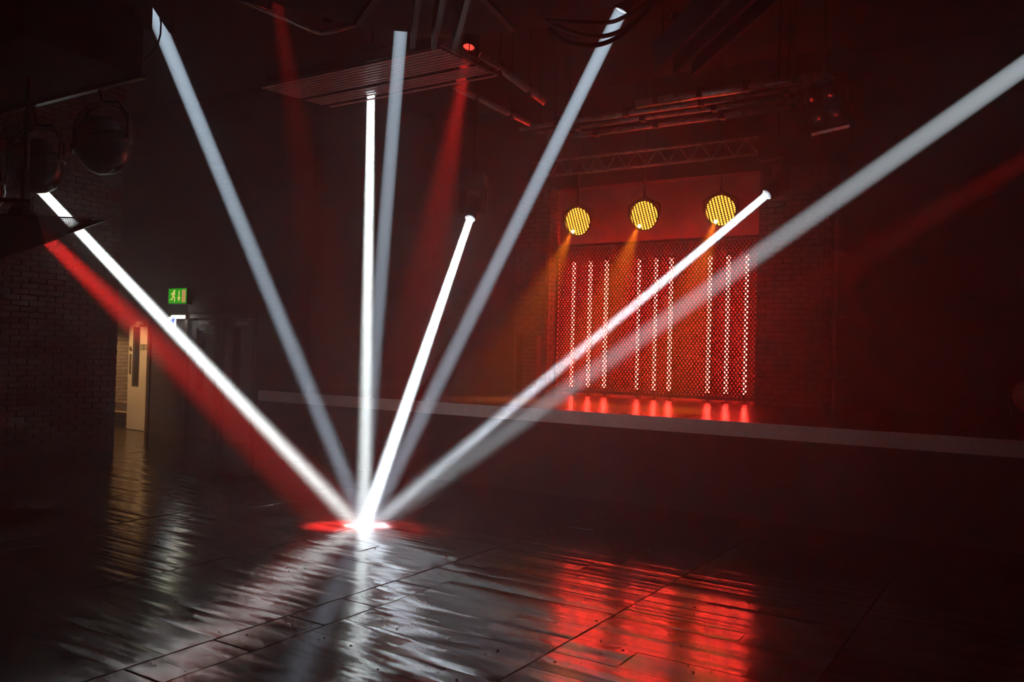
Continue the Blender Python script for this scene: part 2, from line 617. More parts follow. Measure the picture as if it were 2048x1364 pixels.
d1, p1 = door(1, (-13.03, WY + .05, 0), .74, -5, M['door'], 'cream half-open door with a tall narrow glass slot, warmly lit')
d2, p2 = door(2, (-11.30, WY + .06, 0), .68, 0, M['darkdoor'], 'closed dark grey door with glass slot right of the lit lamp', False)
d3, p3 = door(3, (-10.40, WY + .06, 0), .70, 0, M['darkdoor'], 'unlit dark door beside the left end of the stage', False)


def exit_notice(part, x0, z0, label):
    """small white-edged notice with a running figure and an arrow"""
    b = part(MB().box((x0, -.028, z0), (x0 + .26, -.022, z0 + .12)), 'exit_notice', M['signwhite'])
    b['label'] = label
    for u in (0, 1):
        part(MB().box((x0 + .008 + u * .125, -.0295, z0 + .01), (x0 + .125 + u * .125, -.028, z0 + .11)), 'notice_panel', M['signgreen'], b)
    cx, cz = x0 + .19, z0 + .06                           # arrow
    part(MB().prism([(cx - .01, -.031, cz - .035), (cx + .01, -.031, cz - .035), (cx + .01, -.031, cz + .005), (cx + .026, -.031, cz + .005), (cx, -.031, cz + .038), (cx - .026, -.031, cz + .005), (cx - .01, -.031, cz + .005)], (0, .0015, 0)), 'arrow', M['signwhite'], b)
    cx = x0 + .066                                       # figure
    f = MB().lathe((cx + .008, -.031, cz + .032), (0, 1, 0), [(0, .010), (.0015, .010)], 12, True, True)
    for a, c in (((cx, cz + .018), (cx - .008, cz - .008)), ((cx - .008, cz - .008), (cx + .016, cz - .02)), ((cx + .016, cz - .02), (cx + .012, cz - .042)),
                 ((cx - .008, cz - .008), (cx - .018, cz - .026)), ((cx - .018, cz - .026), (cx - .038, cz - .03)), ((cx, cz + .016), (cx + .026, cz + .004)), ((cx, cz + .016), (cx - .024, cz + .008))):
        f.bar((a[0], -.0303, a[1]), (c[0], -.0303, c[1]), .0015, .011, (0, -1, 0) if False else (0, 0, 1))
    part(f, 'running_figure', M['signwhite'], b)


exit_notice(p1, -.34, 1.40, 'small green running-figure notice on the cream door')
exit_notice(p2, -.36, 1.72, 'small green running-figure notice on the dark door')

fr = thing('trim_1', (-12.6, WY, 0), kind='structure')
for xx in (-14.32, -13.02, -12.02, -11.25, -11.14, -10.36):
    MB().box((xx - .035, WY - .03, 0), (xx + .035, WY + .12, 1.99)).build('door_post', M['frame'], fr)
MB().box((-14.36, WY - .03, 1.96), (-10.32, WY + .12, 2.03)).build('door_head', M['frame'], fr)

# lit exit sign over the doors
ex = on(355, 592, 'y', WY - .1)
sg = thing('exit_sign', ex, 'lit green exit sign with running figure, down arrow and doorway above the doors', 'exit sign')
W2, H2, y0 = .235, .125, ex.y
MB().box((ex.x - W2 - .015, y0, ex.z - H2 - .015), (ex.x + W2 + .015, y0 + .10, ex.z + H2 + .015)).build('housing', M['matt'], sg, bevel=.006)
fc = MB().box((ex.x - W2, y0 - .004, ex.z - H2), (ex.x + W2, y0, ex.z + H2)).build('face', M['green'], sg)


def sgn(mb, nm, mt):
    return mb.build(nm, mt, fc)


yy = y0 - .006
fx, fz = ex.x - .10, ex.z
f = MB().lathe((fx + .020, yy - .003, fz + .082), (0, 1, 0), [(0, .022), (.005, .022)], 14, True, True)
for a, c, w in (((.012, .062), (-.012, .0), .034), ((-.012, .0), (.034, -.022), .022), ((.034, -.022), (.030, -.095), .020), ((-.012, .0), (-.032, -.05), .022), ((-.032, -.05), (-.085, -.06), .018),
                ((.008, .056), (.052, .022), .015), ((.008, .056), (-.038, .050), .015), ((-.038, .050), (-.060, .018), .014)):
    f.bar((fx + a[0], yy, fz + a[1]), (fx + c[0], yy, fz + c[1]), w, .005, (0, 1, 0))
sgn(f, 'running_figure', M['cream'])
ax = ex.x + .045
sgn(MB().prism([(ax - .009, yy - .003, fz + .085), (ax + .009, yy - .003, fz + .085), (ax + .009, yy - .003, fz - .02), (ax + .038, yy - .003, fz - .02), (ax, yy - .003, fz - .09), (ax - .038, yy - .003, fz - .02), (ax - .009, yy - .003, fz - .02)], (0, .005, 0)), 'down_arrow', M['cream'])
sgn(MB().box((ex.x + .125, yy - .003, fz - .105), (ex.x + .215, yy + .002, fz + .10)), 'doorway', M['peach'])

# projecting blue sign and the bulkhead lamp, whose light on it is painted as emission
bl = on(343, 646, 'y', WY - .25)
bs = thing('projecting_sign', bl, 'small blue and white sign under the exit sign, lamplight painted on as glow', 'sign')
MB().box((bl.x - .09, bl.y, bl.z - .09), (bl.x + .09, bl.y + .025, bl.z + .10)).build('sign_board', M['whitesign'], bs, bevel=.004)
MB().prism([(bl.x - .055, bl.y - .004, bl.z + .03), (bl.x - .02, bl.y - .004, bl.z + .045), (bl.x + .065, bl.y - .004, bl.z + .075), (bl.x + .065, bl.y - .004, bl.z - .06), (bl.x + .0, bl.y - .004, bl.z - .055), (bl.x + .01, bl.y - .004, bl.z - .01)], (0, .004, 0)).build('blue_symbol', M['blue'], bs)
MB().tube([(bl.x - .08, bl.y + .02, bl.z + .05), (bl.x - .08, WY + .01, bl.z + .05)], .008).build('bracket', M['black'], bs)
bk = on(358, 634, 'y', WY - .08)
bu = thing('bulkhead_lamp', bk, 'small white wall lamp shining below the exit sign', 'lamp')
MB().box((bk.x - .17, bk.y, bk.z - .03), (bk.x + .17, WY, bk.z + .035)).build('back_plate', M['closer'], bu, bevel=.006)
MB().box((bk.x - .15, bk.y - .05, bk.z - .022), (bk.x + .15, bk.y, bk.z + .022)).build('diffuser', M['bulk'], bu, bevel=.012)


def spot(parent, p, target, energy, color, size, blend, radius, name='lamp_beam'):
    l = bpy.data.lights.new(name, 'SPOT')
    l.energy = energy; l.color = color; l.spot_size = math.radians(size); l.spot_blend = blend; l.shadow_soft_size = radius
    o = link(bpy.data.objects.new(name, l))
    o.parent = parent
    o.location = V(p) - (parent.location if parent else V((0, 0, 0)))
    o.rotation_euler = (V(target) - V(p)).to_track_quat('-Z', 'Y').to_euler()
    return o


# ceiling lamps of the passage: one in the corridor, one in front of the doors behind the wall corner
for nm, loc, lab, e in (('corridor_lamp', (-14.6, 9.7, 2.44), 'warm ceiling lamp in the corridor behind the cream door', 170),
                        ('passage_lamp', (-13.6, 7.7, 2.7), 'warm hanging lamp of the passage hidden behind the left wall', 300)):
    t = thing(nm, loc, lab, 'lamp')
    MB().lathe(loc, (0, 0, -1), [(0, .09), (.02, .13), (.05, .13)], 20, True, False).build('lamp_base', M['closer'], t)
    MB().lathe(V(loc) + V((0, 0, -.05)), (0, 0, -1), [(0, .12), (.03, .1), (.05, .06), (.056, .001)], 20).build('lamp_glass', M['warm'], t)
    if nm == 'passage_lamp':
        MB().cyl(loc, (loc[0], loc[1], HALL_TOP), .012).build('drop_rod', M['black'], t)
    spot(t, V(loc) + V((0, 0, -.13)), V((-13.4, 8.9, .7)) if nm == 'passage_lamp' else V((-15.6, 10.1, .9)), e, (1, .60, .30), 58, .6, .06)

# ------------------------------------------------------------------ stage back: brick piers, LED bars, mesh, amber lamps
LY = 11.5


def pier(name, x0, x1, yf, z1, label):
    r = thing(name, ((x0 + x1) / 2, yf, ST_Z), kind='structure')
    MB().box((x0 + .01, yf, ST_Z), (x1 - .01, 11.75, z1)).build('brick_core', M['mortar'], r)
    for u, z, w in courses(x0, x1, ST_Z + .005, z1): brick(r, w, M['brick'], 'y', (u, yf, z))
    return r


pl = pier('wall_pier_left', -7.02, -6.46, 11.1, 4.1, None)
for u, z, w in courses(11.10, 11.42, ST_Z + .005, 4.1): brick(pl, w, M['brick'], 'x', (-6.47, u, z))
pr = pier('wall_pier_right', -3.27, -2.34, 11.22, 4.1, None)
MB().box((-7.1, 11.42, 4.1), (-2.2, 11.75, 5.6)).build('wall_header', M['wallp'])['kind'] = 'structure'

panel = struct('wall_stage', MB().box((-6.46, 11.68, ST_Z), (-3.27, 11.75, 4.1)), M['backboard'])

led_x = [-6.215, -5.93, -5.655, -5.12, -4.85, -4.615, -4.035, -3.77, -3.51]
words = ['first', 'second', 'third', 'fourth', 'fifth', 'sixth', 'seventh', 'eighth', 'ninth']
bar0 = thing('led_bar', (led_x[0], LY, ST_Z), None, 'led bar', 'red LED bars across the back of the stage')
MB().box((led_x[0] - .035, LY + .02, ST_Z + .07), (led_x[0] + .035, LY + .05, ST_Z + 2.09)).build('channel', M['black'], bar0)
MB().box((led_x[0] - .06, LY - .04, ST_Z), (led_x[0] + .06, LY + .08, ST_Z + .012)).build('foot_plate', M['black'], bar0)
MB().box((led_x[0] - .02, LY + .02, ST_Z + .012), (led_x[0] + .02, LY + .04, ST_Z + .07)).build('stem', M['black'], bar0)
ledm = MB()
ledm.box((led_x[0] - .0225, LY - .02, ST_Z + .125), (led_x[0] + .0225, LY + .02, ST_Z + 2.05))
ledm.build('led_strip', M['led'], bar0)
for i, xx in enumerate(led_x):
    o = bar0 if i == 0 else copy_tree(bar0)
    o.location = (xx, LY, ST_Z)
    o['label'] = 'upright glowing red LED bar, %s of nine from the left' % words[i]

# expanded-metal screen in front of bars and lamps
MY, mx0, mx1, mz0, mz1 = 11.36, -6.42, -3.30, ST_Z + .06, 3.19
ms = thing('mesh_screen', ((mx0 + mx1) / 2, MY, ST_Z), 'wide expanded-metal mesh screen in front of the red LED bars', 'mesh screen')
for a, b in (((mx0, mz0), (mx1, mz0)), ((mx0, mz1), (mx1, mz1))):
    MB().bar((a[0], MY, a[1]), (b[0], MY, b[1]), .03, .05).build('frame_rail', M['wire'], ms)
for xx in (mx0, mx1):
    MB().bar((xx, MY, ST_Z), (xx, MY, mz1 + .02), .04, .04, (0, 1, 0)).build('frame_post', M['wire'], ms)
wm = MB()
pw, ph, th = .054, .072, .023
for s in (1, -1):
    k = -80
    while k < 160:
        # line x = mx0 + k*pw + s*(z-mz0)*pw/ph
        pts = []
        x_at = lambda z: mx0 + k * pw + s * (z - mz0) * pw / ph
        z0c, z1c = mz0, mz1
        for xl in (mx0, mx1):
            pass
        za = mz0 + (mx0 - (mx0 + k * pw)) * s * ph / pw
        zb = mz0 + (mx1 - (mx0 + k * pw)) * s * ph / pw
        lo, hi = max(mz0, min(za, zb)), min(mz1, max(za, zb))
        if hi - lo > .01:
            wm.bar((x_at(lo), MY, lo), (x_at(hi), MY, hi), .006, th, (1, 0, 0) if False else (s * 1.0, 0, -1.0))
        k += 1
wm.build('wire_mesh', M['wire'], ms, kind='stuff')

# amber lamps above the bars
for i, (px, py) in enumerate(((1155, 443), (1288, 431), (1441, 421))):
    c = on(px, py, 'y', 11.30)
    n = V((.10, -1, -.20)).normalized()
    wd = ('left', 'middle', 'right')[i]
    t = thing('amber_lamp', c, 'round amber stage lamp with dotted grille, %s one above the LED bars' % wd, 'stage lamp', 'amber lamps above the LED bars')
    MB().lathe(c, -n, [(-.01, .222), (0, .222), (.04, .21), (.10, .16), (.14, .10), (.15, .001)], 32).build('lamp_body', M['black'], t)
    MB().lathe(c - n * .03, n, [(0, .205), (.006, .200), (.012, .12), (.015, .001)], 32).build('lens', M['amber'], t)
    MB().lathe(c, n, [(-.012, .222), (.022, .222), (.022, .208), (-.012, .208), (-.012, .222)], 32, smooth=False).build('rim', M['black'], t)
    x, y, _ = frame_of(n)
    gr = MB()
    ca, sa = math.cos(.22), math.sin(.22)
    ga, gb = x * ca + y * sa, y * ca - x * sa
    R_, pit = .207, .046
    for k in range(-5, 6):
        o_ = k * pit * .93
        if abs(o_) < R_ - .01:
            h_ = math.sqrt(R_ * R_ - o_ * o_)
            gr.bar(c + n * .012 + ga * o_ - gb * h_, c + n * .012 + ga * o_ + gb * h_, .004, .017, ga)
    for k in range(-7, 8):
        o_ = k * pit * .62
        if abs(o_) < R_ - .01:
            h_ = math.sqrt(R_ * R_ - o_ * o_)
            gr.bar(c + n * .016 + gb * o_ - ga * h_, c + n * .016 + gb * o_ + ga * h_, .004, .0095, gb)
    gr.build('grille', M['black'], t, kind='stuff')
    MB().tube([c + x * .235, c + x * .235 + V((0, .0, .15)), c + V((0, 0, .27)), c - x * .235 + V((0, 0, .15)), c - x * .235], .012).build('yoke', M['black'], t)
    MB().cyl(c + V((0, 0, .27)), V((c.x, c.y, HALL_TOP)), .014).build('drop_rod', M['black'], t)
    side = V((.843, .537, 0))
    lowp = c + n * .03 - side * .06 + V((0, 0, -.155))
    hip = c + n * .03 + side * .10 + V((0, 0, .115))
    for q, r in ((lowp, .026),) + (() if i == 0 else ((hip, .018),)):
        MB().lathe(q - n * .012, n, [(0, r), (.012, r * .8), (.02, r * .3), (.022, .0005)], 14).build('bulb', M['amberhot'], t)
    dirv = V((.02, -.65, -.75))
    spot(t, lowp + n * .05, lowp + dirv, 2600, (1, .20, .012), 27, 1, .03)

# pipe up the right side of the stage wall, slatted box at the left pier
t = thing('wall_conduit', (-2.26, 11.12, ST_Z), 'thin upright pipe at the right end of the lit stage wall', 'pipe')
MB().cyl((-2.26, 11.12, ST_Z), (-2.26, 11.12, 3.45), .025).build('pipe', M['brick'], t)
for z in (1.3, 2.1, 2.9): MB().box((-2.30, 11.09, z), (-2.22, 11.75, z + .03)).build('pipe_bracket', M['black'], t)
t = thing('wall_conduit', (-2.40, 11.12, ST_Z), 'slimmer dark pipe beside the brick wall right of the LED bars', 'pipe')
MB().cyl((-2.42, 11.14, ST_Z), (-2.42, 11.14, 3.4), .012).build('pipe', M['brick'], t)
for z in (1.5, 2.6): MB().box((-2.44, 11.13, z), (-2.40, 11.22, z + .03)).build('pipe_bracket', M['black'], t)
t = thing('slatted_box', (-6.62, 10.92, ST_Z), 'brown slatted vent box standing against the left brick pier', 'vent box')
MB().box((-6.74, 10.90, ST_Z), (-6.50, 11.05, 1.79)).build('box_body', M['mortar'], t)
for k in range(13):
    z = ST_Z + .05 + k * .064
    MB().box((-6.73, 10.875, z), (-6.51, 10.905, z + .03)).build('slat', M['brick'], t)
t = thing('recess_stand_in', (-6.86, 11.0, ST_Z), 'narrow black block added for the dark recess between the slatted box and the brick pier edge', 'dark recess')  # added black block, imitates the darkness of a recess
MB().box((-6.88, 10.95, ST_Z), (-6.76, 11.06, 1.80)).build('recess_block', M['matt'], t)
MB().box((-6.87, 10.94, ST_Z + .03), (-6.77, 10.95, 1.77)).build('recess_front', M['matt'], t)

# little floor lamp at the right edge of the stage
c = on(2058, 792, 'y', 9.0)
t = thing('floor_par', (c.x, c.y, ST_Z), 'small dim red lamp on the stage floor at the far right', 'stage lamp')
n = V((-.35, -1, .05)).normalized()
MB().lathe(c, -n, [(-.03, .15), (.0, .15), (.12, .13), (.22, .08), (.23, .001)], 24).build('lamp_body', M['black'], t)
ln = MB().lathe(c, n, [(0, .145), (.012, .13), (.016, .001)], 24).build('lens', M['redglass'], t)
x, y, _ = frame_of(n)
dots = []
for ring, cnt in ((.045, 6), (.095, 12)):
    for k in range(cnt):
        a = 2 * math.pi * k / cnt
        q = c + x * (ring * math.cos(a)) + y * (ring * math.sin(a)) + n * .012
        MB().lathe(q, n, [(0, .012), (.006, .010), (.009, .001)], 8).build('led_dot', M['steel'], ln)
MB().tube([c + x * .16, c + x * .16 + V((0, 0, -.1)), V((c.x, c.y, ST_Z)) + x * .1 + V((0, 0, .012)), V((c.x, c.y, ST_Z)) - x * .1 + V((0, 0, .012)), c - x * .16 + V((0, 0, -.1)), c - x * .16], .012).build('floor_bracket', M['black'], t)

# ------------------------------------------------------------------ moving lights
TGT = on(728, 1052, 'z', 0.0)


def beam_head(p, target, power, color, label, lens=1.0, spread=1.15, dia=.108):
    """moving head: base on a drop pipe, yoke, barrel, lens and its own narrow light"""
    p, target = V(p), V(target)
    n = (target - p).normalized()
    c = p - n * .20                                        # tilt axis
    t = thing('moving_head', c, label, 'moving light', 'white beam moving heads over the dance floor')
    h = MB().lathe(c, n, [(-.19, .03), (-.18, .075), (-.10, .105), (.02, .11), (.09, .10), (.13, .082), (.215, .080), (.215, .068), (.17, .066)], 24, True)
    h.build('barrel', M['black'], t)
    rg = MB()
    for q in (-.13, -.10, -.07): rg.lathe(c, n, [(q, .108), (q, .122), (q + .012, .122), (q + .012, .108)], 24, smooth=False)
    rg.build('cooling_fins', M['black'], t)
    ln = MB().lathe(c, n, [(.176, .052), (.182, .030), (.184, .0005)], 24).build('lens', M['lens'], t)
    MB().lathe(c, n, [(.172, .066), (.178, .0655), (.178, .052), (.172, .052)], 24, smooth=False).build('lens_edge', M['lensring'], ln)
    s = n.cross(V((0, 0, 1)))
    s = s.normalized() if s.length > .05 else V((1, 0, 0))
    u = V((0, 0, 1))
    for sg in (-1, 1):
        MB().bar(c + s * (sg * .135) - u * .05, c + s * (sg * .135) + u * .26, .05, .09, s).build('yoke_arm', M['black'], t)
    MB().bar(c - s * .16 + u * .28, c + s * .16 + u * .28, .11, .05).build('yoke_bridge', M['black'], t)
    MB().bar(c - s * .16 + u * .38, c + s * .16 + u * .38, .26, .13).build('base', M['black'], t, bevel=.01)
    MB().cyl(c + u * .45, V((c.x, c.y, HALL_TOP)), .02).build('drop_pipe', M['black'], t)
    l = bpy.data.lights.new('beam', 'AREA')
    l.shape = 'DISK'; l.size = dia; l.spread = math.radians(spread); l.energy = power; l.color = color
    o = link(bpy.data.objects.new('beam', l))
    o.parent = t
    o.location = (p + n * .0) - c
    o.rotation_euler = n.to_track_quat('-Z', 'Y').to_euler()
    return t


def ext(px, py, d, k):
    q = at(px, py, d)
    return TGT + (q - TGT) * k


COOL, BLUE, PALE = (.82, .93, 1), (.68, .84, 1), (.90, .98, .96)
off = lambda x, y: TGT + V((x, y, 0))
beam_head(ext(322, 60, 6.9, 1.07), on(731, 1052, 'z', 0), 50, BLUE, 'moving head with pale blue beam, highest at the left, behind a fin tip', dia=.12)
beam_head(at(742, 186, 10.4), off(-.02, .02), 60, PALE, 'moving head with near-vertical white beam, behind the slatted panel', dia=.098)
beam_head(at(803, 44, 7.45), off(-.02, -.02), 38, BLUE, 'moving head with dim blue beam crossing in front of the slatted panel', dia=.12)
beam_head(at(67, 365, 8.75), on(716, 1052, 'z', 0), 92, PALE, 'moving head behind the round black lamps, its bright beam slanting past the exit sign', spread=1.5, dia=.095)
beam_head(ext(2048, 130, 5.2, 1.14), on(748, 1052, 'z', 0), 47, COOL, 'moving head beyond the right edge, its wide beam crossing the LED bars', dia=.125)
beam_head(at(1242, 22, 7.4), off(.02, .03), 52, BLUE, 'moving head with bare lens visible at the top beside the looped cables', dia=.12)
beam_head(at(940, 438, 10.4), off(.03, -.03), 165, COOL, 'moving head with the brightest short beam, left of the brick pier', dia=.088)
beam_head(at(1533, 390, 9.9), on(743, 1050, 'z', 0), 50, COOL, 'moving head in front of the right amber lamp, lens facing us', dia=.09)


def red_head(p, target, power, size, label, blend=.35, arm=None):
    p, target = V(p), V(target)
    n = (target - p).normalized()
    c = p - n * .13
    t = thing('red_wash_light', c, label, 'stage lamp', 'red wash lights')
    MB().lathe(c, n, [(-.14, .02), (-.13, .07), (-.02, .085), (.10, .085), (.13, .080), (.13, .070), (.09, .068)], 24, True).build('can', M['black'], t)
    MB().lathe(c, n, [(.085, .068), (.095, .045), (.10, .0005)], 24).build('lens', M['redlens'], t)
    s = n.cross(V((0, 0, 1))).normalized()
    u = V((0, 0, 1))
    MB().tube([c + s * .10, c + s * .10 + u * .14, c + u * .18, c - s * .10 + u * .14, c - s * .10], .01).build('yoke', M['black'], t)
    MB().cyl(c + u * .18, arm or V((c.x, c.y, HALL_TOP)), .016).build('drop_pipe', M['black'], t)
    spot(t, p, target, power, (1, .03, .025), size, blend, .06)
    return t


red_head(at(78, 462, 6.9), off(-.12, -.10), 52000, 8.4, 'red wash light under the corner tray at the left edge', arm=at(40, 425, 6.45))
red_head(at(548, -40, 8.3), off(-.14, .1), 2300, 9, 'red wash light above the top edge, dim beam left of the slatted panel')
red_head(at(937, 97, 9.6), off(.2, -.05), 11500, 8.5, 'red wash light with glowing lens just right of the slatted panel')
red_head(at(2170, 252, 5.3), off(.24, .08), 5000, 7, 'red wash light beyond the right edge, dim beam over the dark wall')

# ------------------------------------------------------------------ overhead: slatted panel, fins, disc, bars, truss
PZ = 4.5
t = thing('hanging_louvre', (-6.4, 7.0, PZ), 'hanging ribbed panel of long metal slats under the black ceiling', 'ceiling panel')
px0, px1, py0, py1 = -7.69, -5.09, 6.53, 7.50
ns = 15
for k in range(ns):
    if k == 8 or k == 13: continue
    y = py0 + .03 + (py1 - py0 - .06) * k / (ns - 1)
    sh = .012 * k
    MB().bar((px0 + sh, y, PZ), (px1 + sh * .2, y, PZ), .038, .005).build('slat', M['slat'], t)
for xx in (px0 + .35, (px0 + px1) / 2, px1 - .35):
    MB().bar((xx, py0 - .02, PZ + .035), (xx, py1 + .02, PZ + .035), .04, .03).build('cross_bearer', M['satin'], t)
MB().bar((px0 + .15, py0 - .03, PZ + .06), (px1, py0 - .03, PZ + .06), .02, .10).build('side_rail', M['satin'], t)
MB().bar((px1 + .02, py0 - .03, PZ + .05), (px1 + .02, py1 + .03, PZ + .05), .03, .06).build('end_rail', M['steel'], t)
for xx, yy in ((px0 + .35, py0), (px0 + .35, py1), (px1 - .35, py0), (px1 - .35, py1)):
    MB().cyl((xx, yy, PZ + .04), (xx, yy, HALL_TOP), .006, seg=8).build('hanger_wire', M['satin'], t)

FZ = 3.9
vdir = V((.747, .665, 0))
udir = V((.665, -.747, 0))
for nm, px, py, lab in (('left', 293, 62, 'three parallel black hanging fins at the top left, tip over the blue beam'),
                        ('centre', 862, 100, 'three speckled hanging fins at the top centre above the slatted panel'),
                        ('right', 1345, 147, 'three black pointed hanging fins at the top right')):
    c = on(px, py, 'z', FZ)
    t = thing('hanging_fins', c, lab, 'ceiling fins', 'hanging fin groups in a diagonal row')
    for k in (-1, 0, 1):
        a = c + vdir * (.165 * k)
        MB().prism([a, a + udir * 2.2, a + udir * 2.2 + V((0, 0, .26)), a + V((0, 0, .24))], vdir * .040).build('fin', M['speck'] if nm == 'centre' else M['matt'], t)
    for d in (.5, 1.7):
        MB().bar(c - vdir * .2 + udir * d + V((0, 0, .27)), c + vdir * .22 + udir * d + V((0, 0, .27)), .05, .03).build('fin_carrier', M['black'], t)
        MB().cyl(c + udir * d + V((0, 0, .28)), V((c.x + udir.x * d, c.y + udir.y * d, HALL_TOP)), .012, seg=8).build('drop_rod', M['black'], t)

# round plate: circle through three points of its rim
a, b, c = [V((*on(px, py, 'z', 4.25)[:2], 0)) for px, py in ((580, 20), (900, 71), (1190, 30))]
D = 2 * (a.x * (b.y - c.y) + b.x * (c.y - a.y) + c.x * (a.y - b.y))
ux = ((a.x ** 2 + a.y ** 2) * (b.y - c.y) + (b.x ** 2 + b.y ** 2) * (c.y - a.y) + (c.x ** 2 + c.y ** 2) * (a.y - b.y)) / D
uy = ((a.x ** 2 + a.y ** 2) * (c.x - b.x) + (b.x ** 2 + b.y ** 2) * (a.x - c.x) + (c.x ** 2 + c.y ** 2) * (b.x - a.x)) / D
rc = V((ux, uy, 4.25))
rr = (V((a.x, a.y, 4.25)) - rc).length
t = thing('round_ceiling_plate', rc, 'large round black plate hanging at the top centre', 'ceiling plate')
MB().lathe(rc, (0, 0, 1), [(0, .02), (0, rr - .03), (.03, rr), (.12, rr), (.14, .02)], 64, smooth=False).build('plate', M['matt'], t)
for k in range(8):
    an = k * math.pi / 4 + .2
    MB().bar(rc + V((.1 * math.cos(an), .1 * math.sin(an), -.02)), rc + V(((rr - .1) * math.cos(an), (rr - .1) * math.sin(an), -.02)), .05, .03).build('rib', M['black'], t)
for k in range(4):
    an = k * math.pi / 2 + .6
    q = rc + V((rr * .7 * math.cos(an), rr * .7 * math.sin(an), .14))
    MB().cyl(q, V((q.x, q.y, HALL_TOP)), .02).build('drop_pipe', M['black'], t)

# looped black cables between plate and right fins
for pts, r, lab in (([(1090, 40), (1150, 44), (1215, 45), (1250, 33), (1290, 8), (1330, -30)], .018, 'uppermost black cable looping across the lens beam'),
                    ([(1100, 45), (1150, 66), (1200, 73), (1245, 60), (1285, 30), (1330, -20)], .020, 'middle black cable looping across the beam at the top'),
                    ([(1098, 58), (1130, 82), (1180, 91), (1225, 80), (1270, 48), (1320, -10)], .020, 'lowest black cable loop hanging below the round plate')):
    ctl = [at(x, y, 6.5 - .02 * i + (r * 9 if 'middle' in lab else 0) - (.16 if 'lowest' in lab else 0)) for i, (x, y) in enumerate(pts)]
    sm = []
    for i in range(len(ctl) - 1):
        p0, p1_, p2_, p3_ = ctl[max(i - 1, 0)], ctl[i], ctl[i + 1], ctl[min(i + 2, len(ctl) - 1)]
        for j in range(6):
            s = j / 6
            sm.append(.5 * ((2 * p1_) + (p2_ - p0) * s + (2 * p0 - 5 * p1_ + 4 * p2_ - p3_) * s * s + (3 * p1_ - p0 - 3 * p2_ + p3_) * s ** 3))
    sm.append(ctl[-1])
    tag(MB().tube(sm, r * .95).build('looped_cable', M['cable']), lab, 'cable', 'looped cables')
ctl = [V((*at(318, 20, 6.45)[:2], HALL_TOP - .01))] + [at(x, y, 6.45) for x, y in ((318, 20), (322, 45), (321, 68), (315, 90), (302, 108), (285, 122))]
tag(MB().tube(ctl, .007).build('hanging_cable', M['cable']), 'thin black cable curling down beside the blue beam at the left', 'cable')

# lighting bars over the stage front
for k, (row, y, x0, x1, lab) in enumerate(((189, 8.80, -4.0, -1.95, 'uppermost lighting pipe over the stage, red lit underneath'),
                                      (206, 9.00, -5.7, -2.0, 'second lighting pipe over the stage with a sharp red streak'),
                                      (220, 9.20, -5.6, -2.1, 'third lighting pipe over the stage'),
                                      (238, 9.40, -5.5, -2.25, 'lowest lighting pipe over the stage, above the flat truss'))):
    z = on(1400, row, 'y', y).z
    t = thing('lighting_pipe', ((x0 + x1) / 2, y, z), lab, 'lighting pipe', 'lighting pipes over the stage')
    MB().cyl((x0, y, z), (x1, y, z), (.05, .034, .03, .036)[k], seg=16).build('pipe', M['steel'], t)
    for j in range(4):
        xx = x0 + (x1 - x0) * (.12 + .25 * j + .03 * k)
        MB().box((xx - .03, y - .05, z - .04), (xx + .03, y + .05, z + .07)).build('clamp', M['black'], t)
    for xx in (x0 + .3, x1 - .3):
        MB().cyl((xx, y, z), (xx, y, HALL_TOP), .008, seg=8).build('drop_rod', M['black'], t)
t = thing('ladder_truss', (-4.4, 10, 3.98), 'flat zigzag lighting truss above the amber lamps', 'truss')
tx0, tx1 = -6.1, -2.95
for z in (3.98, 4.18): MB().cyl((tx0, 10, z), (tx1, 10, z), .018, seg=12).build('chord', M['steel'], t)
nz = 22
for k in range(nz):
    xa, xb = tx0 + (tx1 - tx0) * k / nz, tx0 + (tx1 - tx0) * (k + 1) / nz
    za, zb = (3.98, 4.18) if k % 2 == 0 else (4.18, 3.98)
    MB().cyl((xa, 10, za), (xb, 10, zb), .007, seg=8).build('lacing_bar', M['steel'], t)
for xx in (-5.6, -3.4): MB().cyl((xx, 10, 4.18), (xx, 10, HALL_TOP), .008, seg=8).build('drop_rod', M['black'], t)

# cross pipes behind the slatted panel, bent conduit
for pts, r, lab in (([at(960, 108, 9.5), at(1090, 205, 9.8)], .045, 'red-lit overhead pipe right of the slatted panel'),
                    ([at(905, 172, 9.8), at(1060, 248, 10.1)], .035, 'lower overhead pipe crossed by the red beam'),
                    ([at(470, -5, 8.2), at(560, 34, 8.5), at(630, 64, 8.8), at(645, 67, 8.85), at(665, 63, 8.9), at(712, 50, 9.0)], .022, 'bent overhead conduit at the top, left of the round plate')):
    t = thing('overhead_pipe', (pts[0] + pts[-1]) / 2, lab, 'pipe', 'overhead pipes')
    MB().tube(pts, r, 12).build('pipe', M['steel'], t)
    for q in (pts[0].lerp(pts[-1], .3), pts[0].lerp(pts[-1], .75)):
        MB().cyl(q, V((q.x, q.y, HALL_TOP - .01)), .009, seg=8).build('drop_rod', M['black'], t)
        MB().box(q - V((.03, .03, r + .02)), q + V((.03, .03, r + .02))).build('clamp', M['black'], t)

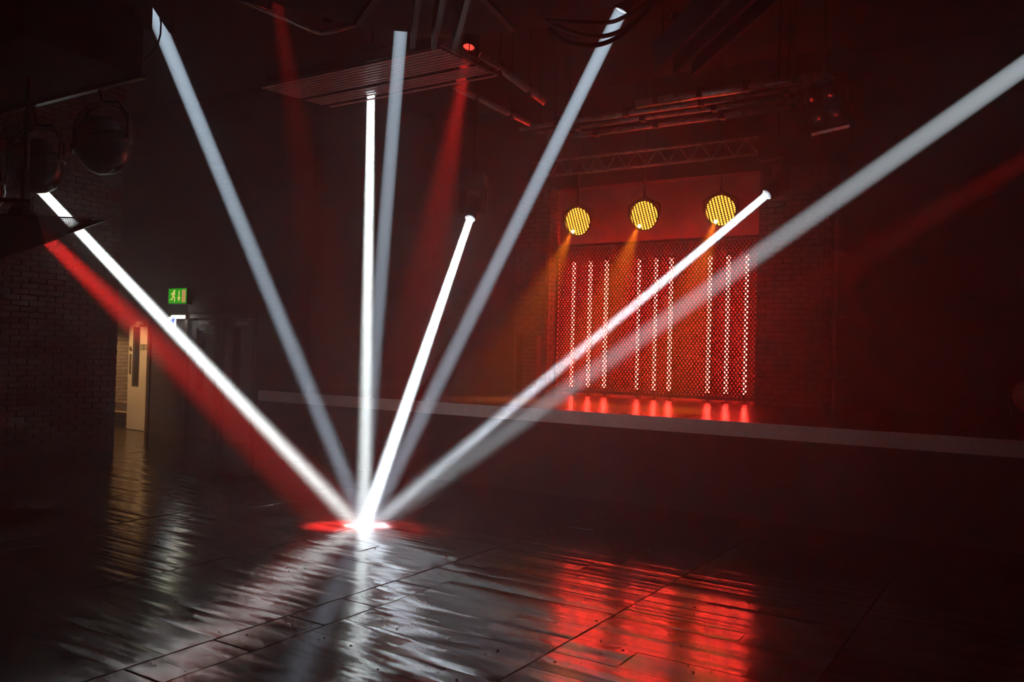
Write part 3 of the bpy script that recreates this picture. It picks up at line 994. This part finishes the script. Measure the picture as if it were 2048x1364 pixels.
# four-cell blinder on the right
c = on(1645, 214, 'y', 8.35)
t = thing('blinder_light', c, 'unlit four-cell blinder lamp hanging at the right', 'stage lamp')
n = V((-.35, -.8, -.55)).normalized()
x, y, _ = frame_of(n)
R4 = Matrix((x, y, n)).transposed()
MB().box(c - V((.21, .21, .10)), c + V((.21, .21, .0)), R4, c).build('housing', M['matt'], t, bevel=.015)
for i in (-1, 1):
    for j in (-1, 1):
        q = c + x * (.1 * i) + y * (.1 * j)
        ce = MB().lathe(q, n, [(0, .085), (.012, .085), (.012, .075), (.002, .07)], 20, smooth=False).build('cell', M['black'], t)
        MB().lathe(q, n, [(.004, .07), (.014, .045), (.018, .0005)], 20).build('cell_glass', M['lampglass'], ce)
MB().bar(c - x * .21 - y * .24, c + x * .21 - y * .24, .03, .012, n).build('barn_door', M['steel'], t)
MB().tube([c + x * .23, c + x * .23 + V((0, .05, .2)), c + V((0, .05, .34)), c - x * .23 + V((0, .05, .2)), c - x * .23], .012).build('yoke', M['black'], t)
MB().cyl(c + V((0, .05, .33)), V((c.x, c.y + .05, HALL_TOP)), .016).build('drop_rod', M['black'], t)

# bulkhead and big round lamps at the left
bh = thing('ceiling_bulkhead', (-7.4, 3.5, 3.5), 'black boxed bulkhead along the ceiling above the round lamps', 'bulkhead')
MB().box((-9.6, 2.9, 3.52), (-5.74, 3.76, HALL_TOP)).build('boxing', M['matt'], bh)
MB().box((-9.6, 3.74, 3.49), (-5.72, 3.785, 3.52)).build('edge_trim', M['satin'], bh)
for px, py, lab in ((205, 292, 'large round black lamp at the left, nearest the blue beam'), (74, 333, 'large round black lamp with the bright beam leaving below it'), (-40, 376, 'large round black lamp cut by the left edge')):
    c = on(px, py, 'y', 3.82)
    t = thing('scoop_lamp', c, lab, 'stage lamp', 'round black lamps under the bulkhead')
    n = V((.18, .25, -1)).normalized()
    MB().lathe(c, n, [(-.22, .02), (-.215, .10), (-.16, .15), (-.05, .19), (-.03, .215), (.01, .215), (.02, .205)], 32, True).build('lamp_body', M['black'], t)
    MB().lathe(c, n, [(.0, .20), (.08, .19), (.16, .15), (.21, .09), (.225, .03), (.227, .0005)], 32).build('dome', M['lampglass'], t)
    MB().lathe(c, n, [(-.04, .212), (-.04, .228), (.012, .228), (.012, .212)], 32, smooth=False).build('rim', M['black'], t)
    x, y, _ = frame_of(n)
    for s, ang in ((1, 0), (1, 1.2)):
        e1 = (x * math.cos(ang) + y * math.sin(ang)) * .235
        MB().tube([c + e1, c + e1 + V((0, 0, .18)), c + e1 * .6 + V((0, 0, .31)), c + V((0, 0, .35)), c - e1 * .6 + V((0, 0, .31)), c - e1 + V((0, 0, .18)), c - e1], .014).build('yoke', M['black'], t)
    for s in range(5):
        q = c - n * (.08 + .028 * s)
        MB().lathe(q, n, [(0, .15), (0, .19 - .02 * s), (.008, .19 - .02 * s), (.008, .15)], 24, smooth=False).build('cooling_ring', M['black'], t)
    MB().cyl(c + V((0, 0, .34)), V((c.x, 3.75, 3.56)), .014).build('hook', M['black'], t)

# corner tray with perforated side, on its bracket
P = lambda px, py, d: at(px, py, d)
tip, tb, lb, lt = P(210, 437, 6.7), P(92, 487, 6.45), P(-90, 545, 6.2), P(-90, 430, 6.05)
tt = P(75, 433, 6.35)
t = thing('corner_tray', tip, 'black tray with pointed perforated corner at the left edge', 'equipment tray')
nrm = (tip - lb).cross(lt - lb).normalized()
if nrm.dot(EYE - tip) < 0: nrm = -nrm
MB().prism([tt, tb, lb, lt], -nrm * .05).build('tray_plate', M['matt'], t)
MB().bar(tip, lb, .03, .035).build('lower_rail', M['satin'], t)
MB().bar(P(215, 437, 6.7), lt, .012, .012).build('upper_rail', M['satin'], t)
MB().prism([P(187, 437, 6.65), P(177, 452, 6.65), P(150, 461, 6.6), P(168, 437, 6.62)], -nrm * .02).build('corner_gusset', M['matt'], t)
wg = MB()
for k in range(26):
    s = k / 25
    wg.bar(tt.lerp(P(168, 437, 6.62), s), tb.lerp(P(150, 461, 6.6), s), .004, .007)
for k in range(12):
    s = k / 11
    wg.bar(tt.lerp(tb, s), P(168, 437, 6.62).lerp(P(150, 461, 6.6), s), .004, .0055)
wg.build('perforated_side', M['satin'], t, kind='stuff')
MB().bar(P(52, 340, 6.4), P(50, 434, 6.4), .05, .05, (0, 1, 0)).build('bracket_post', M['black'], t)
MB().bar(P(62, 402, 6.38), P(-80, 396, 6.2), .03, .03).build('bracket_arm', M['black'], t)
q = P(52, 345, 6.4)
MB().cyl(q, V((q.x, q.y, HALL_TOP)), .02).build('drop_pipe', M['black'], t)
